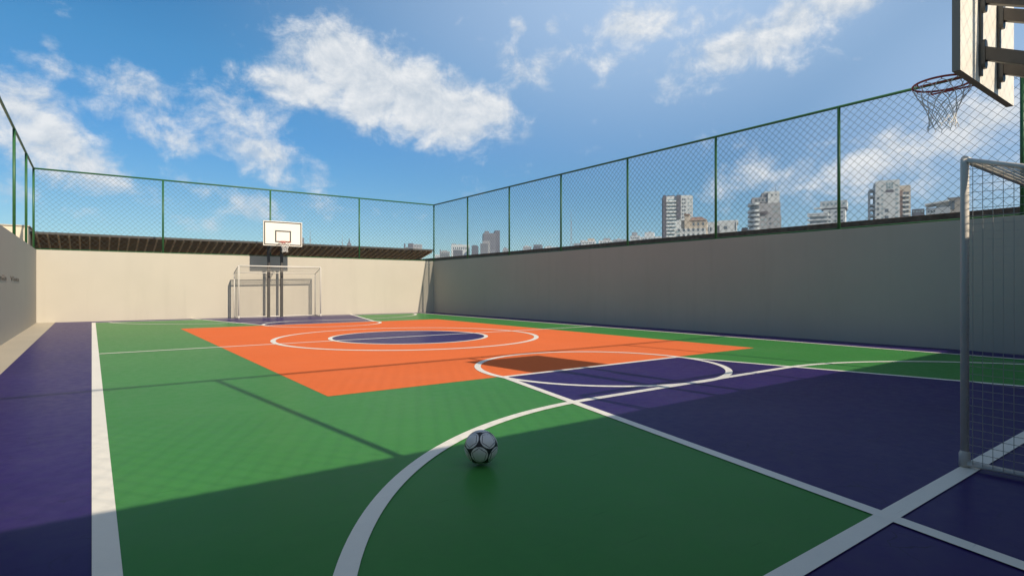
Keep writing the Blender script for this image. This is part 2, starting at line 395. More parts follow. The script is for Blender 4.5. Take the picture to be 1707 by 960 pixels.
# ------------------------------------------------------------------ basketball hoops
M_board = mat('white backboard', (0.72, 0.68, 0.60), 0.45, 0.5, var=0.03, scale=2)
M_edge = mat('brown board edge', (0.30, 0.25, 0.20), 0.5, 0.4)
M_black = mat('black backboard marking', (0.015, 0.014, 0.014), 0.5)
M_steel = mat('dark brown steel paint', (0.040, 0.036, 0.032), 0.45, 0.5, var=0.15, scale=10)
M_arm = mat('brown support arm paint', (0.115, 0.095, 0.075), 0.5, 0.4, var=0.12, scale=10)
M_plate = mat('grey steel plate', (0.085, 0.08, 0.07), 0.4, 0.5)
M_rim = mat('red rim paint', (0.42, 0.055, 0.030), 0.4, 0.5, var=0.1, scale=20)
M_hnet = mat('white hoop net cord', (0.80, 0.78, 0.74), 0.85, 0.2)
def hoop(yf, s, yw, xs, xc, hw, zb, zt, label):
    """yf = front face of the board, s = direction the board faces, yw = wall face behind"""
    th = 0.055; rz = zb + 0.15
    root = empty('basketball_hoop', (xc, yw + s*0.53, 0.0), label, 'basketball hoop', 'hoops at the two ends of the court')
    def Y(o): return yf - s*o                                 # o metres behind the front face
    def ybox(b, x0, x1, o0, o1, z0, z1, mi=0):
        a, c = sorted((Y(o0), Y(o1))); b.box(x0, x1, a, c, z0, z1, mi)
    b = MB(); ybox(b, xc-hw, xc+hw, 0, th, zb, zt); b.mi = [1, 1, 0, 1, 0, 1]
    board = b.build('backboard', [M_board, M_edge], root)
    b = MB(); i0 = 0.028; lw = 0.042                           # border lines on the front
    for (x0, x1, z0, z1) in ((xc-hw+i0, xc+hw-i0, zt-i0-lw, zt-i0), (xc-hw+i0, xc+hw-i0, zb+i0, zb+i0+lw),
                             (xc-hw+i0, xc-hw+i0+lw, zb+i0+lw, zt-i0-lw), (xc+hw-i0-lw, xc+hw-i0, zb+i0+lw, zt-i0-lw)):
        ybox(b, x0, x1, -0.003, 0.002, z0, z1)
    b.build('border_line', M_black, board)
    b = MB(); q0, q1, qz0, qz1 = xc-0.305, xc+0.305, rz-0.01, rz+0.46; lw = 0.05
    for (x0, x1, z0, z1) in ((q0, q1, qz1-lw, qz1), (q0, q1, qz0, qz0+lw), (q0, q0+lw, qz0+lw, qz1-lw), (q1-lw, q1, qz0+lw, qz1-lw)):
        ybox(b, x0, x1, -0.003, 0.002, z0, z1)
    b.build('target_square', M_black, board)
    # rim, its two rods and the base plate
    ry, rr = yf + s*0.285, 0.225
    b = MB(); b.tube([(xc + rr*math.cos(2*math.pi*i/48), ry + rr*math.sin(2*math.pi*i/48), rz) for i in range(48)], 0.0095, 8, closed=True)
    for i in range(12):
        t = 2*math.pi*(i+0.5)/12
        b.tube([(xc + rr*math.cos(t), ry + rr*math.sin(t), rz - 0.004), (xc + (rr-0.004)*math.cos(t), ry + (rr-0.004)*math.sin(t), rz - 0.022)], 0.004, 5)
    rim = b.build('rim', M_rim, root)
    for sx in (-1, 1):
        x = xc + sx*0.17
        b = MB(); yy = ry + s*0.145
        b.tube([(x, yy, rz - 0.004), (x, yy - s*0.012, rz - 0.03), (x, yf + s*0.004, rz - 0.036)], 0.008, 8)
        b.build('rim_rod', M_rim, rim)
    b = MB(); ybox(b, xc-0.09, xc+0.09, -0.012, -0.0005, rz-0.06, rz+0.05); ybox(b, xc-0.06, xc+0.06, -0.062, -0.0125, rz-0.012, rz+0.006)
    b.build('rim_bracket', M_rim, rim, bevel=0.004)
    # net
    b = MB(); n = 12
    prof = [(0.221, -0.020), (0.205, -0.075), (0.175, -0.125), (0.145, -0.175), (0.118, -0.225), (0.103, -0.275), (0.098, -0.325), (0.102, -0.365), (0.113, -0.395)]
    rnd = random.Random(3)
    node = {}
    for k, (r_, dz) in enumerate(prof):
        for i in range(n):
            t = 2*math.pi*(i + (0.5 if k % 2 == 0 else 0.0))/n + rnd.uniform(-0.05, 0.05)
            rj = r_*(1 + rnd.uniform(-0.03, 0.03))
            node[k, i] = Vector((xc + rj*math.cos(t), ry + rj*math.sin(t), rz + dz + rnd.uniform(-0.005, 0.005)))
    for k in range(len(prof) - 1):
        for i in range(n):
            for j in ((i, i+1) if k % 2 == 0 else (i, i-1)):
                p, q = node[k, i], node[k+1, j % n]
                mid = (p + q)/2; rad = Vector((mid.x - xc, mid.y - ry, 0))
                if k == 0:                                        # the top loops bulge sideways
                    side = Vector((-rad.y, rad.x, 0)).normalized()*(0.018 if j == i + 1 else -0.018)
                    b.tube([p, p.lerp(q, 0.3) + side, p.lerp(q, 0.7) + side*0.6, q], 0.0034, 5, caps=False)
                else:
                    b.tube([p, mid + rad*0.02, q], 0.0034, 5, caps=False)
    for i in range(n):
        p = node[len(prof)-1, i]; b.tube([p, p + Vector((rnd.uniform(-.01,.01), rnd.uniform(-.01,.01), -0.022))], 0.003, 5)
    b.build('net', M_hnet, root)
    # rails, arms and posts
    for x in xs:
        b = MB(); ybox(b, x-0.020, x+0.020, th+0.001, th+0.022, zb+0.05, zt-0.04)
        b.build('mounting_rail', M_plate, root, bevel=0.004)
        py = yw + s*0.53
        pt = 3.32
        b = MB(); b.box(x-0.05, x+0.05, py-0.05, py+0.05, 0.0, pt); b.build('hoop_post', M_steel, root, bevel=0.006)
        for za in (zb + 0.225, zb + 0.695):
            yA = Y(th + 0.047); zA = za
            yP = py + s*0.05
            run = abs(yA - yP); zP = zA - 0.49*run
            b = MB(); hh, ww = 0.056, 0.035
            pts = [(yA, zA), (yP, zP)]
            v = []
            for (yy, zz) in pts:
                v += [(x-ww, yy, zz-hh), (x+ww, yy, zz-hh), (x+ww, yy, zz+hh), (x-ww, yy, zz+hh)]
            b.v = v
            for q in ((0,1,5,4),(1,2,6,5),(2,3,7,6),(3,0,4,7),(3,2,1,0),(4,5,6,7)):
                b.f.append(q); b.mi.append(0); b.sm.append(False)
            arm = b.build('support_arm', M_arm, root, bevel=0.004)
            # end plate with chamfered ends
            b = MB(); o0, o1 = th + 0.0225, th + 0.0465
            prof2 = [(-0.055, -0.085), (-0.030, -0.118), (0.030, -0.118), (0.055, -0.085), (0.055, 0.085), (0.030, 0.118), (-0.030, 0.118), (-0.055, 0.085)]
            a, c = Y(o0), Y(o1)
            f0 = [(x+px*0.72, a, zA+pz) for px, pz in prof2]; f1 = [(x+px*0.72, c, zA+pz) for px, pz in prof2]
            b.face(f0 if s < 0 else f0[::-1]); b.face(f1[::-1] if s < 0 else f1)
            for i in range(8):
                j = (i+1) % 8; q = [f0[i], f0[j], f1[j], f1[i]]; b.face(q)
            b.build('end_plate', M_plate, arm)
    return root
hoop(1.56, 1, YN, (5.985, 6.50), 6.265, 0.755, 2.92, 3.855, 'near basketball hoop seen from behind, red rim at the upper right corner')
hoop(23.60, -1, 25.20, (5.83, 6.34), 6.12, 0.74, 2.866, 3.838, 'far basketball hoop with black square on its white board, above the far goal')

# ------------------------------------------------------------------ football
def football():
    bm = bmesh.new(); bmesh.ops.create_icosphere(bm, subdivisions=6, radius=1.0)
    ico = bmesh.new(); bmesh.ops.create_icosphere(ico, subdivisions=1, radius=1.0)
    ax = [v.co.normalized() for v in ico.verts]; tri = [v.index for v in list(ico.faces)[0].verts]; ico.free()
    # turn it so that three panels meet towards the camera, one of them below
    front = sum((ax[i] for i in tri), Vector()).normalized()
    dn = (ax[tri[0]] - front*ax[tri[0]].dot(front)).normalized(); rt = dn.cross(front)
    M0 = Matrix((rt, front, dn)).transposed()                   # columns: ball axes
    r = 0.114; c = Vector((2.127, 3.23, 0.007 + r))
    to = (Vector((0,0,1.2)) - c).normalized(); to = (to + Vector((-0.12, 0.06, 0.16))).normalized()
    dz = (Vector((0.12,0.1,-1)) - to*Vector((0.12,0.1,-1)).dot(to)).normalized(); rx = dz.cross(to)
    M1 = Matrix((rx, to, dz)).transposed()
    RM = M1 @ M0.inverted()
    ax = [(RM @ a).normalized() for a in ax]
    nb = []
    for i, a in enumerate(ax):
        o = sorted(range(12), key=lambda j: -a.dot(ax[j]))[1:6]
        nb.append([(ax[j] - a*a.dot(ax[j])).normalized() for j in o])
    te = math.tan(R(31.717))
    def val(p):
        i = max(range(12), key=lambda j: p.dot(ax[j])); a = ax[i]
        q = p/p.dot(a); ss = max(q.dot(e) for e in nb[i])/te
        return math.degrees(math.acos(min(1, p.dot(a)))), ss
    for v in bm.verts:
        p = v.co.normalized(); ang, ss = val(p)
        k = 1.0
        k -= 0.022*math.exp(-((ss - 1.0)/0.045)**2)              # panel seams
        k -= 0.012*math.exp(-((ss - 0.66)/0.035)**2)             # inner stitched pentagon
        v.co = c + p*r*k
    for f in bm.faces:
        p = (f.calc_center_median() - c).normalized(); ang, ss = val(p)
        rad = 30.6 + 1.2*(1 - ss*31.7/max(ang, 1e-3)) if ang > 5 else 40
        f.material_index = 1 if (ang > 29.4 or ss > 0.93) else (2 if abs(ss - 0.64) < 0.040 else 0)
        f.smooth = True
    me = bpy.data.meshes.new('football'); bm.to_mesh(me); bm.free()
    me.materials.append(mat('ball white panel', (0.70, 0.70, 0.70), 0.42, 0.5, var=0.06, scale=20))
    me.materials.append(mat('ball black panel', (0.012, 0.012, 0.016), 0.4, 0.5))
    me.materials.append(mat('ball stitched groove', (0.16, 0.16, 0.17), 0.5, 0.4))
    o = bpy.data.objects.new('football', me); COL.objects.link(o)
    tag(o, 'black and white football lying on the green floor by the curved line', 'football')
football()

# ------------------------------------------------------------------ writing on the left wall
lt = empty('wall_lettering', (XL + 0.006, 15.0, 1.375), 'small dark lettering of two words on the left cream wall', 'lettering')
M_let = mat('dark letter paint', (0.07, 0.06, 0.055), 0.5)
for word, y0 in (('Bella', 0.0), ('Vista', 2.62)):
    cu = bpy.data.curves.new('word', 'FONT'); cu.body = word; cu.extrude = 0.004; cu.size = 0.155
    ob = bpy.data.objects.new('tmp', cu); COL.objects.link(ob)
    dg = bpy.context.evaluated_depsgraph_get(); dg.update()
    me = bpy.data.meshes.new_from_object(ob.evaluated_get(dg)); bpy.data.objects.remove(ob)
    me.transform(Matrix(((0,0,1,0),(6.4,0,0,y0),(0,1,0,0),(0,0,0,1)))); me.name = 'word'
    me.materials.clear(); me.materials.append(M_let)
    o = bpy.data.objects.new('word', me); COL.objects.link(o); o.parent = lt

# ------------------------------------------------------------------ canopy and neighbour beyond the far wall
M_sheet = mat('dark corrugated sheet', (0.27, 0.150, 0.056), 0.8, 0.2, var=0.35, scale=2)
M_raft = mat('brown rafter wood', (0.80, 0.58, 0.36), 0.8, 0.2, var=0.25, scale=4)
CY0, CZ0, CS, CLEN, CXL, CXR = 27.0, 3.20, 0.218, 9.0, -7.0, 14.72
can = empty('canopy_roof', (4, 32, -0.14), 'dark brown ribbed canopy sloping away beyond the far wall', 'canopy')
def cz(y): return CZ0 - CS*(y - CY0)
b = MB()
p = [(CXL, CY0), (CXR, CY0), (CXR, CY0+CLEN), (CXL, CY0+CLEN)]
lo = [(x, y, cz(y)) for x, y in p]; hi = [(x, y, cz(y)+0.05) for x, y in p]
b.face(lo[::-1]); b.face(hi)
for i in range(4):
    j = (i+1) % 4; b.face([lo[i], lo[j], hi[j], hi[i]])
b.build('roof_sheet', M_sheet, can)
b = MB(); b.box(CXL, CXR, CY0-0.035, CY0-0.002, CZ0-0.03, CZ0+0.055); b.build('fascia', M_steel, can)
n = 70; raft = None
for i in range(n):
    x = CXR - 0.04 - i*(CXR - CXL - 0.08)/(n-1)
    if raft is None:
        b = MB(); v = []
        for (yy, zz) in ((CY0+0.10, cz(CY0+0.10)), (CY0+CLEN-0.01, cz(CY0+CLEN-0.01))):
            v += [(x-0.026, yy, zz-0.075), (x+0.026, yy, zz-0.075), (x+0.026, yy, zz-0.001), (x-0.026, yy, zz-0.001)]
        b.v = v
        for q in ((0,1,5,4),(1,2,6,5),(2,3,7,6),(3,0,4,7),(3,2,1,0),(4,5,6,7)):
            b.f.append(q); b.mi.append(0); b.sm.append(False)
        raft = b.build('rafter', M_raft, can); x0 = x
    else:
        o = raft.copy(); COL.objects.link(o); o.parent = can; o.location = raft.location + Vector((x - x0, 0, 0))
for (x, y) in ((CXL+1, CY0+4.6), (4, CY0+4.6), (CXR-1, CY0+4.6), (CXL+1, CY0+CLEN-0.6), (CXR-1, CY0+CLEN-0.6)):
    b = MB(); b.box(x-0.06, x+0.06, y-0.06, y+0.06, -0.14, cz(y)-0.076); b.build('canopy_post', M_steel, can)
# cream block left of the canopy
b = MB(); b.box(-14, -1.80, 26.2, 30.0, -0.14, 3.36)
blk = tag(b.build('annex_building', mat('annex cream paint', (0.60,0.53,0.41), 0.8, 0.3, var=0.05, scale=0.6), bevel=0.01), 'plain cream annex block behind the far left corner', 'building')
b = MB(); b.box(-14.04, -1.76, 26.16, 30.04, 3.361, 3.40); b.build('coping', M_wall, blk)

# ------------------------------------------------------------------ city skyline
GZ = -0.15
def hz(v, d): return CAMZ + (480 - v)*d/FOC
cmat = lambda n, c: mat('city ' + n, c, 0.85, 0.2, var=0.10, scale=0.25, detail=6)
C_white = cmat('pale render', (0.44, 0.475, 0.49)); C_grey = cmat('grey render', (0.24, 0.25, 0.265))
C_dark = cmat('dark render', (0.085, 0.075, 0.085)); C_brown = cmat('brown roof', (0.22, 0.15, 0.12))
C_beige = cmat('beige render', (0.40, 0.36, 0.30)); C_slab = cmat('balcony white', (0.56, 0.60, 0.61))
C_mid = cmat('dim grey concrete', (0.13, 0.135, 0.155)); C_slate = cmat('slate cladding', (0.085, 0.085, 0.105))
C_glass = mat('city window glass', (0.085, 0.110, 0.130), 0.25, 0.5)
C_glass2 = mat('city pale window glass', (0.22, 0.30, 0.33), 0.25, 0.5)

class City:
    def __init__(s, name, label, cat, uc, d, yaw=0.0, group=None):
        s.d = d; s.uc = uc; s.a = math.atan((uc - 853.5)/FOC)
        lat = (uc - 853.5)*d/FOC
        X = lat*math.cos(TH) + d*math.sin(TH); Y = -lat*math.sin(TH) + d*math.cos(TH)
        s.root = empty(name, (X, Y, GZ), label, cat, group, None, -TH - s.a + R(yaw))
        s.root['_org'] = (0.0, 0.0, 0.0)
        s.wm = {}
    def x(s, u): return (u - s.uc)*s.d/FOC*math.cos(s.a)
    def z(s, v): return hz(v, s.d) - GZ
    def block(s, u0, u1, vt, m, y0=0.0, dep=12.0, vb=None, name='wall', parent=None, bevel=0):
        b = MB(); b.box(s.x(u0), s.x(u1), y0, y0 + dep, 0.0 if vb is None else s.z(vb), s.z(vt))
        return b.build(name, m, parent or s.root, bevel)
    def windows(s, u0, u1, v0, v1, rows, cols, m, y=0.0, fw=0.6, fh=0.55, name='window', parent=None):
        cw = (u1-u0)/cols; ch = (v1-v0)/rows
        w = cw*fw*s.d/FOC*math.cos(s.a); h = ch*fh*s.d/FOC
        proto = None
        for r_ in range(rows):
            for c_ in range(cols):
                xx = s.x(u0 + (c_+0.5)*cw); zz = s.z(v0 + (r_+0.5)*ch)
                if proto is None:
                    b = MB(); b.box(-w/2, w/2, -0.06, 0.25, -h/2, h/2)
                    proto = b.build(name, m, parent or s.root); o = proto
                else:
                    o = proto.copy(); COL.objects.link(o); o.parent = parent or s.root
                o.location = (xx, y, zz)
    def slabs(s, u0, u1, vs, y0=-1.4, dep=2.0, h=0.9, m=None, name='balcony'):
        for v in vs:
            b = MB(); b.box(s.x(u0), s.x(u1), y0, y0+dep, s.z(v) - h, s.z(v)); b.build(name, m or C_slab, s.root)
    def mast(s, u, v0, v1, r, m, name='antenna'):
        b = MB(); b.tube([(s.x(u), 3, s.z(v0)), (s.x(u), 3, s.z(v1))], [r, r*0.3], 6); b.build(name, m, s.root)

# --- tall towers on the right
t = City('apartment_tower', 'pale tower with two dark vertical stripes', 'tower', 1130, 262, 4)
t.block(1106.5, 1155, 327, C_white, 0, 13)
t.block(1105, 1110.5, 325.5, C_slate, -0.8, 12, name='dark_stripe'); t.block(1127.8, 1134.8, 325.5, C_slate, -0.8, 6, 365, name='dark_stripe')
t.block(1136, 1152, 325, C_white, 2, 8, 327, name='roof_parapet')
t.windows(1113.5, 1127, 331, 407, 13, 3, C_glass2, 0, 0.86, 0.62); t.windows(1136, 1143.5, 330, 366, 6, 2, C_glass, 0, 0.7, 0.5)
t.windows(1146, 1154, 330, 364, 6, 2, C_glass2, 0, 0.55, 0.4)
t.block(1112, 1126, 324.6, C_slate, 2, 1, 326.5, name='roof_railing'); t.mast(1141, 325, 318, 0.15, C_slate)
t.slabs(1110.5, 1127, [334.6 + 5.85*k for k in range(12)], -0.9, 1.2, 0.55)
t = City('apartment_house', 'cream apartment house with brown hipped roof before the striped tower', 'building', 1152, 205, -3)
t.block(1124, 1176.5, 381, C_white, 0, 12); h = t.block(1135, 1178, 366, C_beige, 1.0, 10)
t.block(1141, 1149, 358, C_beige, 0.2, 5, 381, name='turret'); t.block(1140.2, 1149.8, 356.5, C_brown, -0.2, 5.8, 358.4, name='turret_roof')
b = MB(); xa, xb, za, zb_ = t.x(1148.5), t.x(1178.6), t.z(367.5), t.z(360)
v = [(xa,0.6,za),(xb,0.6,za),(xb,11.4,za),(xa,11.4,za),(xa+0.8,4.0,zb_),(xb-2.0,4.0,zb_),(xb-2.0,8,zb_),(xa+0.8,8,zb_)]
for q in ((0,1,5,4),(1,2,6,5),(2,3,7,6),(3,0,4,7),(4,5,6,7),(3,2,1,0)): b.face([v[i] for i in q])
b.build('roof', C_brown, t.root)
t.windows(1128, 1176, 379, 397, 2, 6, C_glass, 0, 0.45, 0.5); t.windows(1152, 1176, 369, 378, 1, 3, C_glass, 1.0, 0.4, 0.55)
t.windows(1126, 1134, 383, 401, 3, 1, C_glass2, 0, 0.6, 0.5)
t = City('apartment_house', 'long white flat roofed block right of the brown roofed house', 'building', 1204, 225, -2)
t.block(1176, 1228, 369.5, C_white, 0, 12); t.block(1196, 1230, 367, C_white, 1.5, 9, 372); t.block(1195, 1199.5, 376, C_slate, -0.4, 2, name='dark_stripe')
t.windows(1206, 1213, 377, 383, 1, 1, C_glass, 0, 0.8, 0.9); t.windows(1177.5, 1187, 377.5, 386, 1, 2, C_glass, 0, 0.6, 0.8); t.windows(1224, 1227.5, 371, 385, 1, 1, C_glass, 0, 0.5, 1)
t.block(1217.5, 1221, 366, C_slate, 4, 2, 368, name='roof_tank')
t = City('apartment_tower', 'stepped grey tower with rounded balconies on its left', 'tower', 1275, 240, 5)
t.block(1256, 1302.5, 359, C_grey, 0.6, 12); t.block(1257, 1301.5, 338, C_grey, 1.2, 11, 361); t.block(1281, 1300.5, 319, C_white, 2.0, 9, 340)
t.block(1271, 1290, 320, C_grey, 3.0, 8, 340); t.block(1254, 1282, 327.5, C_grey, 2.4, 8, 336, name='penthouse'); t.block(1276, 1300, 316.8, C_white, 4.5, 5, 320, name='roof_house')
for vv in (338.5, 350, 357.5, 365.5, 373, 380.5):
    b = MB(); pr = []
    u0, u1 = t.x(1248), t.x(1266)
    for i in range(13):
        a = math.pi*(0.5 + i/12.0*0.5); pr.append((t.x(1263) + (t.x(1263)-u0)*math.cos(a)*1.0, 3.2 - 3.4*math.sin(a)))
    pr = pr + [(u0, 8.0), (u1, 8.0), (u1, -0.2)]
    za, zb_ = t.z(vv) - 0.55, t.z(vv) + 0.35
    b.face([(x, y, zb_) for x, y in pr][::-1]); b.face([(x, y, za) for x, y in pr])
    for i in range(len(pr)):
        j = (i+1) % len(pr); b.face([(*pr[i], za), (*pr[j], za), (*pr[j], zb_), (*pr[i], zb_)])
    b.build('balcony', C_slab, t.root)
t.block(1251.5, 1258, 338.6, C_glass, 2.0, 8, name='stair_glazing')
t.windows(1257, 1266, 341, 386, 6, 2, C_glass, 0.6, 0.7, 0.55); t.windows(1281.5, 1287, 360, 386, 3, 1, C_glass, 0.6, 0.7, 0.4); t.windows(1258, 1281, 329, 335, 1, 4, C_glass, 2.4, 0.6, 0.7); t.windows(1284, 1298, 322, 327, 1, 2, C_glass, 2.0, 0.4, 0.6)
t.windows(1288, 1299, 342, 356, 2, 3, C_glass2, 1.2, 0.5, 0.5); t.windows(1290, 1300, 362, 386, 3, 2, C_glass2, 0.6, 0.5, 0.4); t.windows(1268, 1279, 362, 386, 3, 2, C_glass2, 0.6, 0.5, 0.4); t.mast(1294, 317, 309, 0.15, C_slate)
t.block(1268, 1280, 352.5, C_dark, -0.2, 1.2, 356.5, name='roof_garden'); t.block(1240, 1250, 373, C_brown, 14, 8, name='rear_wing')
t = City('apartment_tower', 'hazy white tower with wide open balconies behind the fence post', 'tower', 1380, 300, -4)
t.block(1366, 1411, 334, C_white, 3, 12, 346); t.block(1371, 1410, 345, C_slate, 4, 10, 349, name='recessed_floor'); t.block(1372, 1408, 348.9, C_white, 2.6, 12)
t.block(1349, 1378, 357, C_grey, 2.0, 10)
t.slabs(1345, 1381, (354, 357, 364, 371, 378), 0.2, 3.5, 0.75); t.slabs(1356, 1368, (345,), 0.4, 4, 0.6)
t.windows(1349, 1378, 358, 376, 3, 5, C_glass2, 2.0, 0.7, 0.5); t.windows(1369, 1409, 336, 343, 1, 6, C_glass2, 3.0, 0.6, 0.6); t.mast(1398, 334, 326, 0.15, C_slate)
t.windows(1377, 1408, 350, 372, 3, 3, C_glass, 2.6, 0.35, 0.4)
t = City('apartment_tower', 'tallest pale tower with tan side wing, left of the near goal', 'tower', 1485, 235, 6)
t.block(1459, 1500, 301, C_white, 0, 11); t.block(1463, 1500, 299.3, C_white, 1, 8, 301.5, name='roof_parapet')
t.block(1450, 1459.2, 311, C_white, 4.5, 7, 313.5, name='frame_beam'); t.block(1450, 1452, 313, C_white, 4.5, 7, name='frame_column')
t.slabs(1450, 1460, (322, 337, 344, 355, 366), 3.0, 8, 0.6)
t.block(1500, 1518.5, 310, C_beige, 1.2, 10); t.block(1499.8, 1505, 318, C_brown, 0.6, 4, name='dark_stripe')
t.windows(1476.5, 1489.5, 304, 315, 2, 3, C_glass2, 0, 0.75, 0.8); t.windows(1476.5, 1489.5, 316, 321, 1, 1, C_slate, 0, 1, 0.9)
t.windows(1461, 1466, 325, 370, 5, 1, C_glass, 0, 0.8, 0.45); t.windows(1505.5, 1516, 319, 365, 6, 2, C_glass, 1.2, 0.8, 0.5)
t.windows(1491, 1498.5, 306, 366, 8, 1, C_glass2, 0, 0.6, 0.4); t.windows(1468, 1473, 306, 366, 8, 1, C_glass2, 0, 0.7, 0.4); t.mast(1472, 300, 291, 0.15, C_slate)
t.slabs(1505, 1517, [326.5 + 7.6*k for k in range(5)], 0.2, 1.2, 0.6); t.windows(1474, 1482, 345, 368, 2, 1, C_glass, 0, 0.8, 0.5)
t = City('apartment_house', 'small slate grey block at the foot of the tan tower wing', 'building', 1530, 255)
t.block(1520, 1541, 348.5, C_slate, 0, 10); t.windows(1521, 1540, 350, 355, 1, 4, C_glass2, 0, 0.6, 0.6)
t = City('modern_house', 'white block with slanting roof slab left of the goal post', 'building', 1575, 210, -4)
t.block(1543, 1584, 345, C_white, 0, 10); t.block(1581, 1606, 331.5, C_beige, 0.6, 9); t.block(1579, 1607, 330.3, C_grey, 0, 10.5, 331.7, name='roof_parapet')
b = MB(); v = [(t.x(1541), -1, t.z(338)), (t.x(1582), -1, t.z(334)), (t.x(1582), 9, t.z(334)), (t.x(1541), 9, t.z(338))]
b.face(v); b.face([(x, y, z_-0.5) for x, y, z_ in v][::-1])
for i in range(4):
    j = (i+1) % 4; p_, q_ = v[i], v[j]; b.face([p_, (p_[0],p_[1],p_[2]-0.5), (q_[0],q_[1],q_[2]-0.5), q_])
b.build('roof', C_slab, t.root); t.block(1560, 1582, 336.5, C_white, 2, 6, 346)
t.windows(1580.8, 1591.5, 336, 350, 1, 2, C_glass, 0.4, 0.85, 1); t.windows(1545, 1560, 349, 353, 1, 3, C_glass, 0, 0.6, 0.7)
# --- distant cluster in the middle
t = City('office_tower', 'dark banded office tower standing above the low blocks', 'tower', 819, 520, 5)
t.block(806, 826, 388.5, C_mid, 0, 15); t.block(825.5, 833.5, 384, C_slate, 0.8, 14); t.block(809, 816, 384.5, C_mid, 4, 6, 389, name='roof_house')
t.windows(807, 824.5, 390.5, 416, 11, 1, C_slate, 0, 0.95, 0.5); t.windows(827.5, 829.5, 388, 416, 1, 1, C_slate, 0.8, 0.8, 1)
specs = [
 ('office_block', 'stepped grey block leaning before the dark office tower', 808, 470, [(800.5,813,405.5,C_mid,0),(804,816,401,C_grey,3)], (802,814,407,417,3,4,C_glass)),
 ('office_block', 'narrow dark block left of the office tower', 791, 500, [(786,796,409.5,C_slate,0),(787.5,794,408.3,C_slate,3)], (787,795,411,419,2,3,C_glass)),
 ('office_block', 'pale block with tall window bays left of the second fence post', 767, 540, [(752.5,783,408,C_white,0),(753,761,406,C_grey,3),(764,771,406.5,C_grey,3)], (754,782,409.5,418,1,8,C_glass)),
 ('office_block', 'low dark block before the pale bayed block', 762, 430, [(755,769,416.5,C_slate,0)], (756,768,418,423,1,4,C_glass)),
 ('office_block', 'low grey block with a thin chimney near the fence corner', 742, 460, [(734,750,419,C_grey,0),(733,735,416,C_mid,-1),(737,746,416.8,C_grey,4)], (736,749,420.5,427,2,4,C_glass)),
 ('office_block', 'tiny pale block right beside the fence corner post', 728, 560, [(725,733,424.5,C_white,0)], (726,732,426,429,1,3,C_glass)),
 ('office_block', 'squat dark block with a flat top right of the office tower', 896, 480, [(889,902.5,407.5,C_mid,0),(888,904,413,C_slate,-1)], (890,902,409,412.5,1,5,C_glass)),
 ('office_block', 'faint pale block beside the squat dark block', 879, 600, [(872,886,410.5,C_grey,0),(875,881,409,C_white,3)], (873,885,412,416,1,4,C_glass)),
 ('office_block', 'faint pale blocks at the foot of the tall mast', 977, 560, [(969,992,401.5,C_white,0),(979,989,397,C_beige,3),(966,974,399.5,C_white,5)], (970,991,403,407,1,6,C_glass)),
 ('office_block', 'hazy pale block with a flat grey top between two fence posts', 1009, 560, [(998,1021,400.5,C_white,0),(1006,1017,396.5,C_grey,3)], (1000,1020,402,406,1,5,C_glass)),
 ('office_block', 'hazy block with a grey water tower left of the striped tower', 1057, 520, [(1050,1066,393,C_white,0),(1052.5,1060,386.5,C_grey,3)], (1051,1065,394.5,399,1,4,C_glass)),
 ('office_block', 'hazy pale block touching the striped tower', 1083, 500, [(1068,1104,394.5,C_white,0),(1074,1089,386.5,C_white,3),(1079,1084,385,C_grey,5)], (1070,1103,396,400,1,7,C_glass)),
 ('office_block', 'faint low grey block just left of the third fence post', 843, 620, [(838,847,414,C_grey,0),(840,844,412,C_mid,3)], (839,846,415.5,419,1,3,C_glass)),
 ('office_block', 'faint wide low block between the squat dark block and a fence post', 918, 640, [(908,931,411.5,C_white,0),(913,919,409.5,C_grey,3)], (909,930,413,416,1,6,C_glass)),
 ('office_block', 'faint low pale block right of the tall lattice mast', 962, 640, [(956,968,405.5,C_grey,0)], (957,967,407,410,1,3,C_glass)),
 ('office_block', 'faint wide low block left of the sixth fence post', 1034, 600, [(1022,1046,399,C_grey,0),(1028,1034,397,C_white,3)], (1023,1045,400.5,404,1,6,C_glass)),
 ('office_block', 'dark block with stepped top above the canopy', 681, 380, [(674,688,412,C_mid,0),(674,676,405.5,C_slate,1),(681,689,405,C_slate,2)], (676,688,411,416,1,3,C_glass)),
 ('office_block', 'pale block touching the stepped dark block above the canopy', 696, 400, [(688.5,704,407,C_grey,0)], (690,703,408.2,412,1,3,C_glass)),
 ('office_block', 'small spired block above the canopy, right of the far board', 581, 450, [(579,585.5,405,C_mid,0),(581,583.5,402,C_slate,1)], (579.5,585,406.5,410,1,2,C_glass)),
 ('office_block', 'thin dark block peeking past the edge of the far board', 504.5, 450, [(503,506.3,396,C_mid,0)], (503.6,505.8,398,404,3,1,C_glass)),
]
for (nm, lb, uc, d, bl, wn) in specs:
    t = City(nm, lb, 'building', uc, d, random.uniform(-6, 6))
    for (u0, u1, vt, m, y0) in bl: t.block(u0, u1, vt, m, y0 + 1.0, 12)
    t.windows(*wn[:6], wn[6], 1.0 + min(q[4] for q in bl), 0.6, 0.5)
    if 'spired' in lb: t.mast(582.3, 402, 396, 0.5, C_slate, 'spire')
